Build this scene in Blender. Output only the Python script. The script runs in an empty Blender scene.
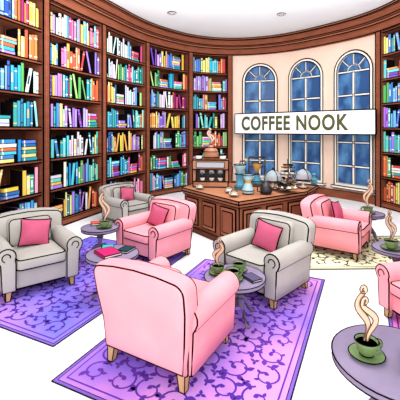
import bpy, math, random
from mathutils import Vector, Matrix
random.seed(11)
S=bpy.context.scene
S.view_settings.view_transform='Standard'
S.view_settings.look='None'

def lin(c):
    return tuple(((v/255)/12.92 if v/255<=0.04045 else ((v/255+0.055)/1.055)**2.4) for v in c)
MATS={}
def mat(name,rgb,rough=.85,spec=.15,rgb2=None,scale=4.0,kind='noise',metal=0,attr=False,stretch=(1,1,1),alpha=1,lo=.35,hi=.65):
    if name in MATS: return MATS[name]
    m=bpy.data.materials.new(name); m.use_nodes=True
    nt=m.node_tree; b=nt.nodes['Principled BSDF']
    b.inputs['Roughness'].default_value=rough
    b.inputs['Specular IOR Level'].default_value=spec
    b.inputs['Metallic'].default_value=metal
    c=lin(rgb)+(1,)
    b.inputs['Base Color'].default_value=c
    if attr:
        a=nt.nodes.new('ShaderNodeAttribute'); a.attribute_name='Col'
        nt.links.new(a.outputs['Color'],b.inputs['Base Color'])
    elif rgb2:
        tc=nt.nodes.new('ShaderNodeTexCoord'); mp=nt.nodes.new('ShaderNodeMapping')
        mp.inputs['Scale'].default_value=stretch
        nt.links.new(tc.outputs['Object'],mp.inputs['Vector'])
        n=nt.nodes.new('ShaderNodeTexNoise'); n.inputs['Scale'].default_value=scale
        n.inputs['Detail'].default_value=3
        nt.links.new(mp.outputs['Vector'],n.inputs['Vector'])
        r=nt.nodes.new('ShaderNodeValToRGB')
        r.color_ramp.elements[0].position=lo; r.color_ramp.elements[1].position=hi
        r.color_ramp.elements[0].color=c; r.color_ramp.elements[1].color=lin(rgb2)+(1,)
        nt.links.new(n.outputs['Fac'],r.inputs['Fac'])
        nt.links.new(r.outputs['Color'],b.inputs['Base Color'])
    if alpha<1:
        b.inputs['Alpha'].default_value=alpha
    MATS[name]=m; return m

INK=mat('ink_piping',(8,6,6),1,0)
PINK=mat('pink_fabric',(246,154,162),1,0,rgb2=(250,166,174),scale=2)
GREY=mat('grey_fabric',(172,167,159),1,0,rgb2=(183,178,170),scale=2)
ROSE=mat('rose_pillow',(184,80,110),1,0,rgb2=(198,96,124),scale=3)
LEG=mat('leg_wood',(205,165,125),rgb2=(190,145,105),scale=6)
WOOD=mat('shelf_wood',(132,72,50),rgb2=(148,84,60),scale=3,stretch=(1,1,6))
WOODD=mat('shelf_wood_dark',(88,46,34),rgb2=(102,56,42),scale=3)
WOODC=mat('counter_wood',(134,76,52),rgb2=(148,88,62),scale=3)
WOODP=mat('counter_panel',(160,98,70),rgb2=(172,108,80),scale=4)
TOPC=mat('counter_top_wood',(166,108,76),rgb2=(182,124,90),scale=3,stretch=(1,5,1))
TABLE=mat('table_lilac_grey',(134,120,146),rgb2=(146,132,158),scale=3)
TABLED=mat('table_leg',(112,100,124),rgb2=(122,110,132),scale=3)
GREEN=mat('olive_ceramic',(112,136,84),.4,.4)
COFFEE=mat('coffee',(80,46,28),.3,.4)
STEAM=mat('steam',(216,186,158),1,0)
STEAML=mat('steam_edge',(104,68,48),1,0)
WHITE=mat('white_paint',(254,254,254),.9,.05,rgb2=(252,252,252),scale=1)
CEIL=mat('ceiling_white',(254,254,254),.9,.05,rgb2=(252,252,252),scale=1)
BEIGE=mat('wall_beige',(248,218,198),.9,.05,rgb2=(246,212,190),scale=1)
CREAM=mat('cream_trim',(250,242,230),.8,.1)
GLASS=mat('window_glass',(46,82,132),.35,.3,rgb2=(96,150,200),scale=2.4,stretch=(1,1,.6),lo=.46,hi=.66)
BOOK=mat('book_covers',(255,255,255),.8,.05,attr=True)
COPPER=mat('copper',(160,104,74),.4,.4,rgb2=(184,126,92),scale=5,metal=.0)
STEEL=mat('steel',(176,176,180),.35,.5)
DARK=mat('dark_metal',(40,38,42),.4,.4)
TEAL=mat('teal_enamel',(80,154,182),.4,.4)
AMBER=mat('amber',(214,164,80),.4,.4)
JAR=mat('jar_glass',(172,208,216),.2,.5)
DOME=mat('dome_glass',(204,226,232),.1,.5,alpha=.4)
CAKE=mat('cake',(176,116,80),.9,.1,rgb2=(150,92,60),scale=20)
PAPER=mat('paper',(250,248,240),.9,.05)
TEXT=mat('sign_letters',(88,88,46),.8,.1)

class MB:
    def __init__(s): s.v=[];s.f=[];s.m=[];s.s=[];s.c=[];s.mats=[]
    def mi(s,m):
        if m not in s.mats: s.mats.append(m)
        return s.mats.index(m)
    def add(s,vs,fs,m,smooth=False,col=None):
        o=len(s.v); s.v+= [tuple(v) for v in vs]; k=s.mi(m)
        for f in fs:
            s.f.append([i+o for i in f]); s.m.append(k); s.s.append(smooth); s.c.append(col)
    def build(s,name,loc=(0,0,0),rz=0,parent=None):
        me=bpy.data.meshes.new(name); me.from_pydata(s.v,[],s.f)
        for m in s.mats: me.materials.append(m)
        me.polygons.foreach_set('material_index',s.m)
        me.polygons.foreach_set('use_smooth',s.s)
        if any(c is not None for c in s.c):
            a=me.color_attributes.new('Col','FLOAT_COLOR','CORNER')
            d=[]
            for c,f in zip(s.c,s.f):
                cc=(c or (1,1,1))
                for _ in f: d+= [cc[0],cc[1],cc[2],1]
            a.data.foreach_set('color',d)
        me.update()
        o=bpy.data.objects.new(name,me); S.collection.objects.link(o)
        o.location=loc; o.rotation_euler=(0,0,rz)
        if parent: o.parent=parent
        return o

def tube(mb,pts,r,m,closed=False,n=5,smooth=True):
    pts=[Vector(p) for p in pts]; N=len(pts); vs=[];fs=[]
    rr=r if callable(r) else (lambda t:r)
    for i,p in enumerate(pts):
        a=pts[(i-1)%N] if (closed or i>0) else p
        b=pts[(i+1)%N] if (closed or i<N-1) else p
        t=(b-a); t=t.normalized() if t.length>1e-9 else Vector((0,0,1))
        ref=Vector((0,0,1)) if abs(t.z)<.85 else Vector((0.3,1,0)).normalized()
        x=t.cross(ref).normalized(); y=t.cross(x)
        q=rr(i/max(1,N-1))
        for k in range(n):
            th=2*math.pi*k/n
            vs.append(p+x*math.cos(th)*q+y*math.sin(th)*q)
    M=N if closed else N-1
    for i in range(M):
        j=(i+1)%N
        for k in range(n):
            l=(k+1)%n
            fs.append([i*n+k,i*n+l,j*n+l,j*n+k])
    if not closed:
        fs.append(list(range(n))[::-1]); fs.append([(N-1)*n+k for k in range(n)])
    mb.add(vs,fs,m,smooth)

def prism(mb,poly,z0,z1,m,ink=0,col=None,mapf=None):
    mapf=mapf or (lambda x,y,z:(x,y,z))
    n=len(poly)
    vs=[mapf(p[0],p[1],z0) for p in poly]+[mapf(p[0],p[1],z1) for p in poly]
    fs=[list(range(n))[::-1],[n+i for i in range(n)]]+[[i,(i+1)%n,n+(i+1)%n,n+i] for i in range(n)]
    mb.add(vs,fs,m,False,col)
    if ink:
        tube(mb,vs[:n],ink,INK,True,4); tube(mb,vs[n:],ink,INK,True,4)
        if n<9:
            for i in range(n): tube(mb,[vs[i],vs[n+i]],ink,INK,False,4)
def box(mb,x0,x1,y0,y1,z0,z1,m,ink=0,col=None,mapf=None):
    prism(mb,[(x0,y0),(x1,y0),(x1,y1),(x0,y1)],z0,z1,m,ink,col,mapf)

def lathe(mb,prof,m,c=(0,0,0),n=24,ink=()):
    vs=[];fs=[];K=len(prof)
    for r,z in prof:
        for k in range(n):
            t=2*math.pi*k/n; vs.append((c[0]+r*math.cos(t),c[1]+r*math.sin(t),c[2]+z))
    for i in range(K-1):
        for k in range(n):
            l=(k+1)%n; fs.append([i*n+k,i*n+l,(i+1)*n+l,(i+1)*n+k])
    fs.append([(K-1)*n+k for k in range(n)]); fs.append([k for k in range(n)][::-1])
    mb.add(vs,fs,m,True)
    for r,z,q in ink:
        tube(mb,[(c[0]+r*math.cos(2*math.pi*k/n),c[1]+r*math.sin(2*math.pi*k/n),c[2]+z) for k in range(n)],q,INK,True,4)

def inset(prof,d):
    n=len(prof); out=[]
    for i in range(n):
        p=Vector(prof[i]); a=Vector(prof[i-1]); b=Vector(prof[(i+1)%n])
        e1=(p-a).normalized(); e2=(b-p).normalized()
        n1=Vector((-e1.y,e1.x)); n2=Vector((-e2.y,e2.x))
        k=(n1+n2); k=k.normalized() if k.length>1e-6 else n1
        c=max(.5,k.dot(n1)); out.append(p+k*(d/c))
    return out
def puff(mb,prof,a0,a1,b,mapf,m,ink=.005,bulge=0,seg=4):
    n=len(prof); rings=[];inkr=[]
    for side in (0,1):
        L=[]
        for k in range(seg+1):
            th=math.pi/2*k/seg
            ins=b*(1-math.sin(th)); d=b*(1-math.cos(th))
            a=a0+d if side==0 else a1-d
            L.append([mapf(p.x,p.y,a) for p in inset(prof,ins)])
        inkr.append(L[seg//2])
        rings+= L if side==0 else L[::-1]
    vs=[v for r in rings for v in r]; fs=[]
    R=len(rings)
    for i in range(R-1):
        for k in range(n):
            l=(k+1)%n; fs.append([i*n+k,i*n+l,(i+1)*n+l,(i+1)*n+k])
    cx=sum(p[0] for p in prof)/n; cy=sum(p[1] for p in prof)/n
    vs.append(mapf(cx,cy,a0-bulge)); vs.append(mapf(cx,cy,a1+bulge)); c0=len(vs)-2
    for k in range(n):
        l=(k+1)%n
        fs.append([l,k,c0]); fs.append([(R-1)*n+k,(R-1)*n+l,c0+1])
    mb.add(vs,fs,m,True)
    if ink:
        for r in inkr: tube(mb,r,ink,INK,True,5)

def rrect(x0,x1,y0,y1,r,n=4):
    out=[]
    for cx,cy,a in ((x1-r,y0+r,-90),(x1-r,y1-r,0),(x0+r,y1-r,90),(x0+r,y0+r,180)):
        for k in range(n+1):
            t=math.radians(a+90*k/n); out.append((cx+r*math.cos(t),cy+r*math.sin(t)))
    return out

def arc(cx,cy,r,a0,a1,n):
    return [(cx+r*math.cos(math.radians(a0+(a1-a0)*k/n)),cy+r*math.sin(math.radians(a0+(a1-a0)*k/n))) for k in range(n+1)]

def chair(loc,face,fab,pillow=True,ink=.005,z=.012,sc=1,szz=1):
    mb=MB()
    XZ=lambda p,q,a:(p,a,q)
    def XZs(p,q,a): return (p,a+max(0,q-.3)*.18,q)
    puff(mb,rrect(-.39,.39,.11,.33,.03),-.34,.36,.02,XZ,fab,ink)
    puff(mb,rrect(-.262,.262,-.405,.2,.06),.325,.455,.035,lambda p,q,a:(p,q,a),fab,ink,.015)
    pr=[(.262,.11),(.405,.11),(.415,.30),(.42,.42)]+arc(.358,.505,.098,-35,205,10)+[(.262,.42)]
    puff(mb,pr,-.385,.34,.025,XZ,fab,ink,.004)
    prl=[(-x,y) for x,y in pr][::-1]
    puff(mb,prl,-.385,.34,.025,XZ,fab,ink,.004)
    for s in (1,-1):
        tube(mb,[(s*(.358+.045*math.cos(t)*(1-t/14)),-.388,.505+.045*math.sin(t)*(1-t/14)) for t in [k*.35-1.2 for k in range(14)]],ink*.8,INK)
        tube(mb,[(s*.425,-.37,.435),(s*.425,0,.435),(s*.425,.33,.435)],ink*.9,INK)
        tube(mb,[(s*.40,-.37,.115),(s*.40,0,.112),(s*.40,.33,.115)],ink,INK)
    tube(mb,[(-.39,-.343,.113),(.39,-.343,.113)],ink,INK)
    half=[(.375,.12),(.395,.35),(.425,.58),(.43,.70)]+arc(.335,.72,.095,0,80,5)+[(.2,.835),(0,.845)]
    prof=half+[(-x,y) for x,y in half[:-1]][::-1]
    puff(mb,prof,.20,.40,.06,XZs,fab,ink,.02,6)
    puff(mb,rrect(-.25,.25,.44,.79,.07),.10,.24,.045,XZs,fab,ink*.9,.025)
    for sx in (-.33,.33):
        for sy in (-.31,.33):
            a,b=.034,.022
            vs=[(sx+i*a,sy+j*a,.12) for i,j in((-1,-1),(1,-1),(1,1),(-1,1))]+[(sx*1.03+i*b,sy*1.04+j*b,0) for i,j in((-1,-1),(1,-1),(1,1),(-1,1))]
            mb.add(vs,[[4,5,1,0],[5,6,2,1],[6,7,3,2],[7,4,0,3],[7,6,5,4]],LEG)
            for i in range(4): tube(mb,[vs[i],vs[4+i]],ink*.8,INK,False,4)
            tube(mb,vs[4:],ink*.8,INK,True,4)
    if pillow:
        M=Matrix.Translation((0.02,.035,.62))@Matrix.Rotation(math.radians(-14),4,'X')@Matrix.Rotation(math.radians(9),4,'Y')
        G=10
        for sgn in (1,-1):
            vs=[];fs=[]
            for i in range(G+1):
                for j in range(G+1):
                    u=-1+2*i/G; v=-1+2*j/G
                    x=u*.175*(1-.09*(1-v*v)); zz=v*.165*(1-.09*(1-u*u))
                    t=.07*(max(0,(1-u*u)*(1-v*v)))**.45
                    vs.append(M@Vector((x,sgn*t,zz)))
            for i in range(G):
                for j in range(G):
                    a=i*(G+1)+j; q=[a,a+1,a+G+2,a+G+1]; fs.append(q if sgn>0 else q[::-1])
            mb.add(vs,fs,ROSE,True)
        e=[]
        for k in range(G): e.append((-1+2*k/G,-1))
        for k in range(G): e.append((1,-1+2*k/G))
        for k in range(G): e.append((1-2*k/G,1))
        for k in range(G): e.append((-1,1-2*k/G))
        tube(mb,[M@Vector((u*.175*(1-.09*(1-v*v)),0,v*.165*(1-.09*(1-u*u)))) for u,v in e],ink,INK,True)
    rz=math.atan2(face[1],face[0])+math.pi/2
    o=mb.build('armchair',(loc[0],loc[1],z),rz); o.scale=(sc,sc,sc*szz)
    return o

def table(x,y,r,h,ink=.005):
    mb=MB()
    lathe(mb,[(0,h-.05),(r-.03,h-.05),(r-.005,h-.04),(r,h-.03),(r,h-.008),(r-.008,h),(0,h)],TABLE,n=40,ink=((r,h-.004,ink),(r-.003,h-.04,ink)))
    lathe(mb,[(r*.5,h-.09),(r*.62,h-.05)],TABLED,n=24)
    lathe(mb,[(.045,.12),(.06,.16),(.05,.2),(.025,.23),(.03,.27),(.045,h-.14),(.03,h-.1),(.06,h-.06)],TABLED,n=16,ink=((.06,.16,ink*.8),(.045,h-.14,ink*.8)))
    for k in range(4):
        a=k*math.pi/2+.5; c,s=math.cos(a),math.sin(a)
        pts=[(.03,.19),(.08,.20),(.13,.16),(.17,.08),(.21,.03),(.25,.018)]
        f=r/.32
        tube(mb,[(c*p*f,s*p*f,q) for p,q in pts],lambda t:.024-.007*t,TABLED,n=8)
        tube(mb,[(c*p*f,s*p*f,q+.022) for p,q in pts],ink*.7,INK)
    return mb.build('round_side_table',(x,y,.012))

def steam(mb,base,h,w=.05):
    for off,ph,hh,sg in ((-.012,0,1,1),(.02,1.6,.78,-1)):
        P=[]
        n=26
        for k in range(n+1):
            t=k/n
            P.append(Vector((base[0]+off+sg*w*math.sin(t*6.5+ph)*(.35+.65*t),base[1]+.004*sg,base[2]+h*hh*t)))
        last=P[-1]; 
        for k in range(1,9):
            a=k*.62; rr=.024*(1-k/12)
            P.append(last+Vector((sg*rr*(1-math.cos(a))*-1, 0, rr*math.sin(a)*1.2)))
        L=[];R=[]
        N=len(P)
        for i,p in enumerate(P):
            t=(P[min(N-1,i+1)]-P[max(0,i-1)]).normalized(); nn=Vector((t.z,0,-t.x))
            q=.004+.013*math.sin(math.pi*min(1,(i+.5)/N)**.8)
            L.append(p+nn*q);R.append(p-nn*q)
        vs=L+R; fs=[[i,i+1,N+i+1,N+i] for i in range(N-1)]
        mb.add(vs,fs,STEAM)
        tube(mb,L,.0034,STEAML,False,4); tube(mb,R,.0034,STEAML,False,4)

def cup(x,y,z,st=.25,rz=0,sc=1,name='coffee_cup',m=None,ink=.0036):
    mb=MB(); m=m or GREEN
    lathe(mb,[(0,0),(.05,0),(.085,.012),(.092,.02),(.085,.02),(.05,.008),(0,.008)],m,ink=((.091,.019,ink),(.05,.003,ink)))
    lathe(mb,[(.03,.01),(.034,.018),(.05,.04),(.06,.075),(.062,.09),(.057,.09),(.054,.075),(0,.074)],m,ink=((.0605,.09,ink),(.034,.016,ink)))
    lathe(mb,[(0,.0765),(.053,.0765)],COFFEE)
    tube(mb,[(.055+.034*math.sin(t),0,.055+.026*math.cos(t)) for t in [k*math.pi/8 for k in range(9)]],.008,m,n=8)
    tube(mb,[(.055+.043*math.sin(t),0,.055+.035*math.cos(t)) for t in [k*math.pi/8 for k in range(9)]],ink*.8,INK)
    if st: steam(mb,(0,0,.085),st)
    o=mb.build(name,(x,y,z+.002),rz); o.scale=(sc,)*3
    return o

def flatbook(x,y,z,w,d,h,col,rz,name='book'):
    mb=MB()
    box(mb,-w/2,w/2,-d/2,d/2,0,h*.2,BOOK,.003,lin(col)); box(mb,-w/2+.005,w/2-.005,-d/2+.005,d/2-.005,h*.2,h*.8,PAPER,0)
    box(mb,-w/2,w/2,-d/2,d/2,h*.8,h,BOOK,.003,lin(col))
    box(mb,-w/2-.004,-w/2,-d/2,d/2,0,h,BOOK,.003,lin(col))
    return mb.build(name,(x,y,z+.004),rz)

# ---------------- room curve ----------------
ND=[(-3.8,2.0),(-3.4,4.4),(-2.8,6.3),(-2.2,7.9),(-1.45,9.5),(-.3,10.7),(1.02,11.1),(2.4,10.7),(3.5,9.7),(4.3,8.5),(4.6,7.0),(4.6,5.0),(4.3,3.0)]
def P(u):
    i=int(min(max(math.floor(u),0),len(ND)-2)); t=u-i
    g=lambda k: Vector(ND[k]) if 0<=k<len(ND) else (Vector(ND[0])*2-Vector(ND[1]) if k<0 else Vector(ND[-1])*2-Vector(ND[-2]))
    a,b,c,d=g(i-1),g(i),g(i+1),g(i+2)
    return .5*((2*b)+(c-a)*t+(2*a-5*b+4*c-d)*t*t+(3*b-a-3*c+d)*t**3)
def TN(u):
    e=.002; t=(P(u+e)-P(u-e)).normalized(); return t,Vector((-t.y,t.x))
def Q(u,o):
    t,n=TN(u); p=P(u)+n*o; return p
def sweep(mb,u0,u1,o0,o1,z0,z1,m,n=None,col=None):
    n=n or max(2,int((u1-u0)*10)); vs=[];fs=[]
    for i in range(n+1):
        u=u0+(u1-u0)*i/n; a=Q(u,o0); b=Q(u,o1)
        vs+=[(a.x,a.y,z0),(b.x,b.y,z0),(b.x,b.y,z1),(a.x,a.y,z1)]
    for i in range(n):
        for k in range(4):
            l=(k+1)%4; fs.append([i*4+k,i*4+l,i*4+4+l,i*4+4+k])
    fs.append([0,1,2,3]); fs.append([n*4+3,n*4+2,n*4+1,n*4])
    mb.add(vs,fs,m,False,col)
def inkline(mb,u0,u1,o,z,w=.014):
    sweep(mb,u0,u1,o-.006,o+.004,z-w/2,z+w/2,INK)
def du(u,dist):
    e=.01; return dist/((P(u+e)-P(u)).length/e)

ROWS=7; Z0=.16; DZ=.58; TH=.05; ZT=Z0+ROWS*DZ
PAL=[[(70,188,184),(105,218,206),(50,158,168),(150,228,216)],[(162,114,214),(188,152,234),(134,92,194),(208,182,242)],
[(240,136,180),(230,90,146),(246,180,208)],[(246,208,92),(246,230,140),(244,176,78)],[(100,188,108),(158,220,128),(72,158,102)],
[(84,144,224),(130,188,244),(58,100,188)],[(238,132,82),(244,166,112),(216,82,70)],[(246,242,230),(230,220,242),(204,240,240)],
[(74,200,230),(138,228,244),(46,156,204)],[(200,68,110),(160,54,106),(226,116,70)],[(92,206,200),(148,128,224),(116,172,238)],[(62,176,182),(92,204,218),(62,144,190)],[(240,120,168),(244,202,104),(112,206,206),(178,130,230)],[(62,176,182),(178,130,230),(84,144,224),(246,230,140)]]
def book_obj(mb,mapf,x0,x1,z0,z1,o0,o1,c):
    box(mb,x0,x1,o0,o1,z0,z1,BOOK,0,c,mapf)
BLK=lin((20,14,16))
def bookcase(u0n,u1n,name):
    mb=MB(); bk=MB()
    w=.024
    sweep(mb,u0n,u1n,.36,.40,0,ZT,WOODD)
    sweep(mb,u0n,u1n,-.03,.36,0,Z0-TH,WOOD); inkline(mb,u0n,u1n,-.03,.02,w); 
    for r in range(ROWS+1):
        z=Z0+r*DZ
        sweep(mb,u0n,u1n,0,.36,z-TH,z,WOOD); inkline(mb,u0n,u1n,-.002,z-TH,w); inkline(mb,u0n,u1n,-.002,z,w)
    for k in range(u0n,u1n+1):
        h=du(k,.075)
        a=max(u0n-.02,k-h); b=min(u1n+.02,k+h)
        if k==u1n or k==u0n: a,b=(k-h*.0,k+2*h) if k==u0n else (k-2*h,k)
        sweep(mb,a,b,-.05,.38,0,ZT,WOOD,2)
        for q in (a,b,):
            e=du(k,.011); sweep(mb,q-e,q+e,-.060,-.04,0,ZT,INK,1)
        for f in (.3,.7):
            e=du(k,.004); q=a+(b-a)*f; sweep(mb,q-e,q+e,-.054,-.04,.15,ZT-.1,WOODD,1)
    for k in range(u0n,u1n):
        ha=du(k,.16 if k==u0n else .09); hb=du(k+1,.16 if k+1==u1n else .09)
        for r in range(ROWS):
            z=Z0+r*DZ+.003; u=k+ha; end=k+1-hb
            fam=random.choice(PAL); left=random.randint(2,6)
            while u<end:
                if left<=0: fam=random.choice(PAL); left=random.randint(1,6)
                left-=1
                t,n=TN(u); p=P(u)
                def mk(p=p,t=t,n=n):
                    return lambda x,y,z:(p.x+t.x*x+n.x*y,p.y+t.y*x+n.y*y,z)
                mf=mk(); rnd=random.random()
                jc=lambda: lin([max(0,min(255,v+random.randint(-16,14))) for v in random.choice(fam)])
                if rnd<.065 and u+du(u,.36)<end:
                    zz=z; nb=random.randint(3,6)
                    for i in range(nb):
                        th=random.uniform(.05,.075); x0=random.uniform(0,.03); L=random.uniform(.27,.32)
                        fam=random.choice(PAL); book_obj(bk,mf,x0,x0+L,zz,zz+th,.02,.3,jc()); 
                        book_obj(bk,mf,x0-.005,x0+L+.005,zz+th-.010,zz+th,.016,.29,BLK); 
                        book_obj(bk,mf,x0+.03,x0+.05,zz,zz+th-.011,.016,.3,lin((250,240,200)))
                        zz+=th
                    u+=du(u,.36); continue
                if rnd<.085: u+=du(u,random.uniform(.06,.12)); continue
                th=random.uniform(.05,.09); H=random.uniform(.33,.50)
                if u+du(u,th)>end: break
                lean=0
                if rnd>.92: lean=random.uniform(.12,.3)*random.choice((1,-1))
                c=jc(); o0=random.uniform(.012,.032)
                L=abs(lean)*H
                if lean:
                    if u+du(u,th+L)>end: break
                    base=mf; x0s=0 if lean>0 else L
                    mf=(lambda b,x0s,lean,z0:(lambda x,y,zz: b(x+x0s+lean*(zz-z0),y,zz)))(base,x0s,lean,z)
                e=.005
                book_obj(bk,mf,e,th-e,z,z+H,o0,.3,c)
                book_obj(bk,mf,0,e*1.4,z,z+H+.005,o0-.003,.29,BLK)
                book_obj(bk,mf,th-e,th,z,z+H+.005,o0-.003,.29,BLK)
                book_obj(bk,mf,0,th,z+H-.003,z+H+.006,o0-.003,o0+.01,BLK)
                bc=random.choice([(250,240,200),(60,50,70),(255,255,255),(240,200,90)])
                if random.random()<.5:
                    book_obj(bk,mf,e,th-e,z+H*.82,z+H*.87,o0-.002,o0,lin(bc))
                    book_obj(bk,mf,e,th-e,z+H*.12,z+H*.17,o0-.002,o0,lin(bc))
                if random.random()<.25:
                    book_obj(bk,mf,th*.3,th*.7,z+H*.35,z+H*.7,o0-.002,o0,lin(bc))
                u+=du(u,th+L)
    o=mb.build(name); b=bk.build('shelf_books')
    b.parent=o
bookcase(0,6,'bookcase')
bookcase(9,12,'bookcase')

mb=MB(); sweep(mb,0,6,.42,.55,0,4.75,BEIGE); mb.build('wall_left')
mb=MB(); sweep(mb,9,12,.42,.55,0,4.75,BEIGE); mb.build('wall_right')
mb=MB(); sweep(mb,6.0,9.0,.10,.24,0,4.75,BEIGE,40)
mb.build('wall_back')
mb=MB(); sweep(mb,6.02,8.98,.06,.10,0,.22,WOOD); inkline(mb,6.02,8.98,.055,.22,.015); mb.build('baseboard_back')
mb=MB()
sweep(mb,0,12,-.06,.41,ZT,ZT+.17,WOOD,110); 
sweep(mb,0,12,-.12,.41,ZT+.17,ZT+.23,WOODP,110)
sweep(mb,0,12,-.20,.41,ZT+.23,ZT+.42,WOOD,110)
sweep(mb,0,12,-.26,.41,ZT+.42,ZT+.47,WOODP,110)
for o,z in ((-.06,ZT),(-.12,ZT+.17),(-.12,ZT+.23),(-.20,ZT+.25),(-.20,ZT+.42),(-.26,ZT+.42),(-.26,ZT+.47)):
    sweep(mb,0,12,o-.010,o+.004,z-.012,z+.012,INK,110)
mb.build('trim_1')
mb=MB(); pts=[Q(i/8,.35) for i in range(0,97)]
prism(mb,[(p.x,p.y) for p in pts][::-1],ZT+.485,ZT+.56,CEIL); mb.build('ceiling')
mb=MB(); box(mb,-9,9,-4,13,-.1,0,WHITE); mb.build('floor')
for lx,ly in ((-.68,8.5),(2.0,8.6)):
    mb=MB(); lathe(mb,[(0,-.03),(.07,-.03),(.1,-.02),(.1,0)],CREAM,n=24,ink=((.1,-.012,.012),(.06,-.03,.009))); mb.build('recessed_ceiling_light',(lx,ly,ZT+.484))

def findu(px,o,a=6,b=9):
    best=None
    for i in range(301):
        u=a+(b-a)*i/300; q=Q(u,o); e=abs(200+350*q.x/q.y-px)
        if best is None or e<best[0]: best=(e,u)
    return best[1]
for wi,px in enumerate((260,306,354)):
    mb=MB(); u=findu(px,.05); t,n=TN(u); p=Q(u,.12)
    W=.54; zb=.36; zs=3.92-W
    def archp(r,zb_,k=16): return [(-r,zb_),(r,zb_)]+arc(0,zs,r,0,180,k)
    XZ=lambda p,q,a:(p,a,q)
    prism(mb,archp(W-.05,zb+.05),-.07,-.05,GLASS,0,None,lambda x,y,z:(x,z,y))
    A=archp(W,zb);B=archp(W-.075,zb+.075)
    N=len(A); vs=[XZ(a[0],a[1],-.14) for a in A]+[XZ(b[0],b[1],-.14) for b in B]+[XZ(a[0],a[1],.0) for a in A]+[XZ(b[0],b[1],-.05) for b in B]
    fs=[]
    for i in range(N):
        j=(i+1)%N
        fs+= [[i,j,N+j,N+i],[i,2*N+i,2*N+j,j],[N+i,N+j,3*N+j,3*N+i]]
    mb.add(vs,fs,CREAM)
    tube(mb,[XZ(a[0],a[1],-.14) for a in A],.018,INK,True,4); tube(mb,[XZ(b[0],b[1],-.14) for b in B],.015,INK,True,4)
    r=W-.09
    def bar(x0,z0,x1,z1,w=.024):
        d=Vector((x1-x0,z1-z0)).normalized(); nn=Vector((-d.y,d.x))*w
        prism(mb,[(x0+nn.x,z0+nn.y),(x0-nn.x,z0-nn.y),(x1-nn.x,z1-nn.y),(x1+nn.x,z1+nn.y)],-.10,-.07,CREAM,0,None,lambda x,y,z:(x,z,y))
        for s in (1,-1): tube(mb,[(x0+s*nn.x,-.10,z0+s*nn.y),(x1+s*nn.x,-.10,z1+s*nn.y)],.008,INK,False,4)
    bar(0,zb+.06,0,zs,.03)
    for zz in (zs,zs-.62,zs-1.24,zs-1.86,zs-2.48): 
        if zz>zb+.1: bar(-r,zz,r,zz)
    for a in (45,90,135): bar(.18*math.cos(math.radians(a)),zs+.18*math.sin(math.radians(a)),r*math.cos(math.radians(a)),zs+r*math.sin(math.radians(a)),.018)
    tube(mb,[(x,-.09,y) for x,y in arc(0,zs,.18,0,180,10)],.02,CREAM)
    tube(mb,[(x,-.115,y) for x,y in arc(0,zs,.18,0,180,10)],.008,INK)
    box(mb,-W-.06,W+.06,-.2,0,zb-.06,zb,CREAM,.01)
    mb.build('window_%d'%(wi+1),(p.x,p.y,0),math.atan2(t.y,t.x))

# sign
A=Vector((1.08,10.66)); B=Vector((4.14,8.24)); L=(B-A).length; ang=math.atan2(B.y-A.y,B.x-A.x)
mb=MB(); box(mb,0,L,-.03,.03,1.74,2.34,WHITE,.015)
for xx in (.05,L-.05): box(mb,xx-.02,xx+.02,.03,.16,1.98,2.08,DARK)
sg=mb.build('coffee_nook_sign',(A.x,A.y,0),ang)
cu=bpy.data.curves.new('lettering','FONT'); cu.body='COFFEE NOOK'; cu.size=.5; cu.extrude=.008; cu.offset=.004; cu.space_character=1.12
cu.materials.append(TEXT)
to=bpy.data.objects.new('lettering',cu); S.collection.objects.link(to); to.parent=sg
bpy.context.view_layer.update()
w=to.dimensions.x; hgt=to.dimensions.y
to.rotation_euler=(math.pi/2,0,0); to.location=(.06*L,-.04,1.86); to.scale=(.775*L/w,.39/hgt,1)
cu2=bpy.data.curves.new('lettering_outline','FONT'); cu2.body='COFFEE NOOK'; cu2.size=.5; cu2.extrude=.004; cu2.offset=.014; cu2.space_character=1.12
cu2.materials.append(INK)
t2=bpy.data.objects.new('lettering_outline',cu2); S.collection.objects.link(t2); t2.parent=sg
t2.rotation_euler=to.rotation_euler; t2.location=(.06*L,-.034,1.86); t2.scale=to.scale

# ---------------- counter ----------------
CH=.76
poly=[(-.28,6.6),(.6,5.35),(1.85,6.2),(2.25,6.85),(0.0,7.35)]
mb=MB()
prism(mb,poly,0.0,CH-.05,WOODC,.010)
cxm=sum(p[0] for p in poly)/5; cym=sum(p[1] for p in poly)/5
sc_=lambda k:[(cxm+(x-cxm)*k,cym+(y-cym)*k) for x,y in poly]
prism(mb,sc_(1.05),CH-.05,CH,TOPC,.011)
prism(mb,sc_(1.03),CH-.10,CH-.052,WOODP,.007)
prism(mb,sc_(1.025),0,.09,WOODD,.007)
for (a,b,np_) in ((poly[0],poly[1],3),(poly[1],poly[2],3),(poly[2],poly[3],1)):
    a=Vector(a);b=Vector(b);d=(b-a);l=d.length;d.normalize();nn=Vector((d.y,-d.x))
    mf=lambda x,y,z,a=a,d=d,nn=nn:(a.x+d.x*x+nn.x*y,a.y+d.y*x+nn.y*y,z)
    for i in range(np_):
        x0=l*i/np_+.07; x1=l*(i+1)/np_-.07
        box(mb,x0,x1,0,.018,.15,CH-.15,WOODP,.009,None,mf)
        box(mb,x0+.06,x1-.06,.018,.03,.21,CH-.21,WOODC,.008,None,mf)
mb.build('coffee_counter')

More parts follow.
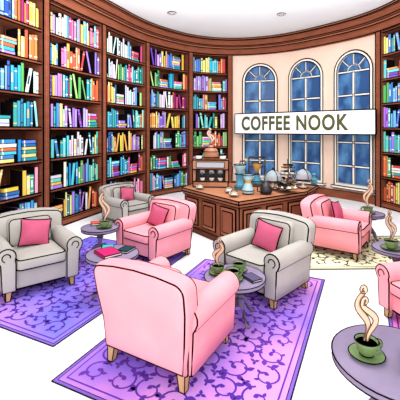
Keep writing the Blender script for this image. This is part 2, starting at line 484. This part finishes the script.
def at_counter(px,d): return ((px-200)/350*d,d)
CZ=CH+.013
def put(mb,name,px,d,rz=0,s=1):
    x,y=at_counter(px,d); o=mb.build(name,(x,y,CZ),rz); o.scale=(s,)*3; return o
mb=MB(); k=.009
box(mb,-.30,.30,-.17,.17,0,.09,COPPER,k)
for s in (-1,1): box(mb,s*.28-.03,s*.28+.03,-.15,.17,.09,.3,COPPER,k)
box(mb,-.27,.27,.02,.17,.09,.3,DARK,0)
box(mb,-.31,.31,-.18,.18,.30,.46,COPPER,k)
box(mb,-.24,.24,-.19,-.18,.33,.43,STEEL,.006)
lathe(mb,[(.12,.46),(.14,.5),(.13,.60),(.08,.67),(.03,.69),(.03,.74),(.01,.76)],COPPER,n=20,ink=((.14,.5,k),(.08,.67,k),(.03,.73,.007),(.13,.6,.006)))
for s in (-.21,.21):
    for yy in (-.07,.07): lathe(mb,[(.05,.465),(.055,.54),(.05,.54)],CREAM,c=(s,yy,0),n=14,ink=((.055,.54,.007),(.05,.47,.006)))
for s in (-.14,.02,.17):
    lathe(mb,[(.045,.22),(.045,.30)],STEEL,c=(s,-.12,0),n=14,ink=((.045,.22,.007),))
    tube(mb,[(s,-.14,.24),(s,-.28,.22)],.018,DARK,n=8)
    lathe(mb,[(.03,.09),(.045,.15),(.042,.16)],CREAM,c=(s,-.10,0),n=14,ink=((.045,.16,.006),(.03,.095,.005)))
tube(mb,[(.34,-.1,.42),(.38,-.14,.35),(.37,-.14,.14)],.012,DARK)
tube(mb,[(-.34,-.1,.42),(-.38,-.14,.35),(-.37,-.14,.14)],.012,DARK)
steam(mb,(0,-.05,.74),.25,.05)
put(mb,'espresso_machine',211,6.8,-.1,1.1)
mb=MB()
lathe(mb,[(.085,0),(.085,.03),(.06,.05),(.06,.2),(.08,.23),(.075,.235)],TEAL,ink=((.085,.03,.007),(.08,.23,.007),(.06,.05,.006)))
lathe(mb,[(.05,.235),(.095,.36),(.095,.37)],JAR,ink=((.095,.37,.007),))
tube(mb,[(0,0,.37),(0,0,.42),(.09,0,.43)],.012,DARK); lathe(mb,[(.02,.42),(.02,.46)],AMBER,c=(.09,0,0),n=10)
put(mb,'coffee_grinder',240,6.4,0,1.2)
mb=MB()
lathe(mb,[(.09,0),(.1,.05),(.05,.17),(.045,.2),(.10,.30)],JAR,ink=((.1,.05,.007),(.045,.19,.007),(.1,.3,.007),(.09,.004,.006)))
lathe(mb,[(.05,.15),(.052,.22)],AMBER,ink=((.052,.15,.005),(.052,.22,.005)))
put(mb,'pour_over_carafe',248,5.95,0,1.05)
mb=MB()
for s in (-1,1): tube(mb,[(s*.14,0,0),(s*.14,0,.50)],.015,DARK)
tube(mb,[(-.14,0,.50),(.14,0,.50)],.017,DARK); box(mb,-.18,.18,-.1,.1,0,.025,WOODP,.007)
lathe(mb,[(.02,.22),(.09,.38),(.09,.39)],AMBER,ink=((.09,.39,.007),)); lathe(mb,[(.08,.025),(.09,.08),(.04,.18),(.05,.2)],TEAL,ink=((.05,.2,.006),(.09,.08,.006)))
tube(mb,[(-.14,0,.33),(.14,0,.33)],.01,DARK)
put(mb,'pour_over_stand',257,6.8,0,1.1)
def stand(px,d,h,n,name='tiered_cup_stand'):
    mb=MB()
    lathe(mb,[(.07,0),(.07,.012),(.012,.03),(.012,h),(.02,h+.03),(0,h+.045)],DARK)
    for i in range(n):
        z=.06+i*(h-.06)/n; r=.19-.03*i
        lathe(mb,[(0,z),(r-.02,z),(r,z+.015),(r-.01,z+.015),(0,z+.006)],CREAM,ink=((r,z+.015,.008),(r-.03,z,.006)))
        for k_ in range(6-i):
            a=k_*2*math.pi/(6-i)+.4*i
            lathe(mb,[(.022,z+.012),(.04,z+.065),(.036,z+.065),(.02,z+.055)],random.choice([CREAM,GREEN,DARK,AMBER,COPPER]),c=((r-.06)*math.cos(a),(r-.06)*math.sin(a),0),n=12,ink=((.04,z+.065,.006),))
    put(mb,name,px,d)
def cake(px,d,s=1,m=CAKE):
    mb=MB()
    lathe(mb,[(.08,0),(.07,.015),(.02,.03),(.02,.10),(.05,.12),(.17,.125),(.175,.14),(0,.14)],CREAM,n=28,ink=((.175,.135,.008),(.08,.006,.007)))
    lathe(mb,[(.11,.14),(.115,.20),(.10,.215),(0,.215)],m,n=24,ink=((.113,.205,.006),(.111,.145,.005)))
    pr=[(.15*math.cos(a),.16+.16*math.sin(a)) for a in [i*math.pi/16 for i in range(8)]]
    lathe(mb,[(.15,.142)]+pr+[(.01,.32)],DOME,n=28,ink=((.15,.145,.007),))
    for q in (0,math.pi/2): tube(mb,[(.152*math.cos(a)*math.cos(q),.152*math.cos(a)*math.sin(q),.16+.162*math.sin(a)) for a in [i*math.pi/16 for i in range(17)]],.007,INK)
    lathe(mb,[(.012,.32),(.025,.345),(.01,.365)],DARK,n=12)
    put(mb,name_,px,d,.3,s)
name_='cake_stand'
cake(273,6.38,1.1); cake(303,6.55,1.1,ROSE)
stand(288,6.95,.46,3)
stand(287,6.12,.2,1)
mb=MB()
lathe(mb,[(.09,0),(.1,.03),(.1,.10),(.06,.17),(.03,.18),(.02,.21),(0,.215)],DARK,ink=((.1,.03,.005),))
tube(mb,[(.09,0,.05),(.15,0,.1),(.18,0,.17)],lambda t:.018-.008*t,DARK,n=8)
tube(mb,[(-.08,0,.15),(-.16,0,.15),(-.16,0,.05),(-.1,0,.03)],.012,DARK,n=8)
put(mb,'gooseneck_kettle',266,5.93,.3)
mb=MB()
lathe(mb,[(.06,0),(.06,.17),(.05,.18),(.058,.2),(.03,.225)],TEAL,n=16,ink=((.06,.165,.007),(.058,.2,.006),(.06,.005,.006)))
put(mb,'storage_jar',314,6.85)
for px,d in ((229,6.05),(234,5.7),(200,6.4)):
    x,y=at_counter(px,d); cup(x,y,CZ,0,random.random()*3,.85,'espresso_cup',CREAM,.006)

# ---------------- rugs ----------------
def rug(corner,dirv,L,W,side,base,vine,edge,name='patterned_rug',z=.006,cs=.235):
    d=Vector(dirv).normalized(); s=Vector((d.y,-d.x))*side
    mb=MB(); mf=lambda x,y,zz:(d.x*x+s.x*y,d.y*x+s.y*y,zz)
    def pr(poly,z0,z1,m,ink=0): prism(mb,poly if side<0 else poly[::-1],z0,z1,m,ink,None,mf)
    R=lambda i:[(i,i),(L-i,i),(L-i,W-i),(i,W-i)]
    pr(R(0),0,z,edge)
    tube(mb,[mf(x,y,z) for x,y in R(0)],.006,INK,True,4)
    pr(R(.03),z,z+.0012,base)
    tube(mb,[mf(x,y,z+.001) for x,y in R(.03)],.0035,INK,True,4)
    pr(R(.07),z+.0012,z+.002,vine); pr(R(.083),z+.002,z+.0028,base)
    zt=z+.004
    def strip(pts,wd):
        vs=[];fs=[];N=len(pts)
        for i,p in enumerate(pts):
            t=(pts[min(N-1,i+1)]-pts[max(0,i-1)]); t=t.normalized() if t.length>0 else Vector((1,0)); nn=Vector((-t.y,t.x)); w_=wd*(1-.5*abs(i/(N-1)))
            vs+=[mf(*(p+nn*w_),zt),mf(*(p-nn*w_),zt)]
        for i in range(N-1): fs.append([2*i,2*i+1,2*i+3,2*i+2])
        mb.add(vs,fs,vine)
    def leaf(p,a,l,fat=.3):
        t=Vector((math.cos(a),math.sin(a)));nn=Vector((-t.y,t.x)); pts=[]
        for k in range(9): 
            f=k/8; pts.append(p+t*l*f+nn*l*fat*math.sin(math.pi*f**.8))
        for k in range(7,0,-1):
            f=k/8; pts.append(p+t*l*f-nn*l*fat*math.sin(math.pi*f**.8))
        if any(q.x<.09 or q.x>L-.09 or q.y<.09 or q.y>W-.09 for q in pts): return
        mb.add([mf(q.x,q.y,zt+.0005) for q in pts],[list(range(len(pts)))],vine)
    nx=int((L-.2)/cs); ny=int((W-.2)/cs)
    cx=(L-.2)/nx; cy=(W-.2)/ny
    R0=cs*.43
    for i in range(nx):
        for j in range(ny):
            c=Vector((.10+cx*(i+.5)+random.uniform(-.012,.012),.10+cy*(j+.5)+random.uniform(-.012,.012))); sg=1 if (i+j)%2 else -1; a0=random.uniform(0,6.28)
            pts=[]
            for k in range(24):
                f=k/23; r_=R0*(1-f)**.8+.012; a=a0+sg*f*7.5
                pts.append(c+Vector((math.cos(a),math.sin(a)))*r_)
            strip(pts,.009)
            for q in range(5):
                ff=.3+q*1.2
                a=a0+sg*ff; b=c+Vector((math.cos(a),math.sin(a)))*(R0*(1-ff/7.5)**.8+.012)
                leaf(b,a+sg*.75,.07 if q<3 else .045)
                if q%2==0: leaf(b,a+sg*2.4,.04)
            leaf(c,a0,.045,.4)
    for i in range(1,nx):
        for j in range(1,ny):
            c=Vector((.10+cx*i,.10+cy*j)); a=random.uniform(0,3)
            leaf(c,a,.045); leaf(c,a+2.1,.045); leaf(c,a+4.2,.045)
    return mb.build(name,(corner[0],corner[1],.0005))
LIL=mat('rug_lilac',(152,116,232),1,0,rgb2=(218,152,222),scale=.9,lo=.38,hi=.6)
LILD=mat('rug_violet',(112,62,172),1,0,rgb2=(86,52,158),scale=1.2)
LILE=mat('rug_edge',(132,100,198),1,0)
BLU=mat('rug_blue_violet',(126,118,232),1,0,rgb2=(188,136,224),scale=.8,lo=.4,hi=.6)
BLUD=mat('rug_indigo',(82,54,162),1,0)
CRM=mat('rug_cream',(246,242,204),1,0,rgb2=(238,232,186),scale=1)
CRMD=mat('rug_cream_vine',(52,50,46),1,0)
MAG=mat('rug_magenta',(204,116,208),1,0,rgb2=(232,140,206),scale=1)
MAGD=mat('rug_magenta_vine',(130,40,130),1,0)
rug((-1.09,2.57),(.43,.9),2.70,1.62,1,LIL,LILD,LILE)
rug((-1.25,2.98),(.43,.9),2.5,1.9,-1,BLU,BLUD,LILE)
rug((1.42,4.62),(.97,.03),2.8,1.40,-1,CRM,CRMD,CRM,cs=.28)
rug((1.45,2.6),(.43,.9),1.7,1.9,1,MAG,MAGD,LILE)

# ---------------- chairs ----------------
chair((-.24,2.93),(.5,.87),PINK,False,.0064)
chair((-2.0,4.22),(.62,-.78),GREY,True,.0082,szz=.96)
chair((-.66,5.14),(-.62,-.78),PINK,True,.009,szz=.92)
chair((.74,4.08),(-.70,-.71),GREY,True,.008,szz=.96)
chair((2.15,5.42),(.8,-.6),PINK,True,.0095,szz=.92)
chair((-1.47,7.1),(.75,-.66),GREY,True,.011,szz=.9,sc=.95)
chair((2.24,3.22),(-.95,-.25),PINK,True,.007,szz=.88,sc=.96)

# ---------------- tables ----------------
TZ=.46; TD=.012
table(.34,3.43,.30,.41); TT=.41+TD
cup(.31,3.33,TT,.0,.3,1.1); cup(.18,3.47,TT,.24,2.6,1.0); cup(.39,3.54,TT,0,0.5,.95)
flatbook(.50,3.35,TT,.11,.17,.02,(90,80,110),.5)
table(-.98,3.92,.29,TZ); flatbook(-1.02,3.88,TZ+TD,.2,.26,.03,(190,40,100),.7); flatbook(-.84,3.99,TZ+TD,.13,.18,.025,(40,60,70),-.4)
flatbook(-1.07,4.06,TZ+TD,.13,.13,.025,(60,170,170),.2)
table(-1.42,4.98,.26,TZ,.006); cup(-1.34,4.91,TZ+TD,.36,.4,1.15); flatbook(-1.52,5.09,TZ+TD,.12,.14,.03,(230,90,80),.3)
table(2.80,5.80,.24,TZ,.006); cup(2.76,5.75,TZ+TD,.36,2.4,1.2)
table(2.30,4.10,.26,TZ); cup(2.20,4.03,TZ+TD,.26,.4,1.2)
table(1.17,2.06,.37,.49); cup(.99,2.08,.49+TD,.27,.2,1.1)
flatbook(1.24,1.97,.49+TD,.17,.26,.03,(30,28,34),-.5,'notebook')

# ---------------- lights ----------------
wd=bpy.data.worlds.new('world'); S.world=wd; wd.use_nodes=True
wd.node_tree.nodes['Background'].inputs[0].default_value=(.97,.98,1,1)
wd.node_tree.nodes['Background'].inputs[1].default_value=1.3
def area(name,loc,rot,sx,sy,p,col=(1,1,1)):
    l=bpy.data.lights.new(name,'AREA'); l.shape='RECTANGLE'; l.size=sx; l.size_y=sy; l.energy=p; l.color=col
    o=bpy.data.objects.new(name,l); S.collection.objects.link(o); o.location=loc; o.rotation_euler=rot
area('overhead_fill',(.5,5.2,4.55),(0,0,0),4,4,100)  # added overhead fill to brighten the room, not a fixture of the nook
area('front_fill',(0,-1.5,3.0),(math.radians(85),0,0),6,3,210)  # added broad fill from behind the camera, evens out the shading
area('upward_fill',(.6,4.6,2.9),(math.radians(146),0,0),4,1.0,290,(.94,.97,1))  # added upward fill that whitens the ceiling; no cove fitting exists here

cam=bpy.data.cameras.new('camera'); co=bpy.data.objects.new('camera',cam); S.collection.objects.link(co)
co.location=(0,0,1.85); co.rotation_euler=(math.pi/2,0,0); cam.sensor_width=36; cam.lens=31.5; cam.shift_y=-.175
S.camera=co
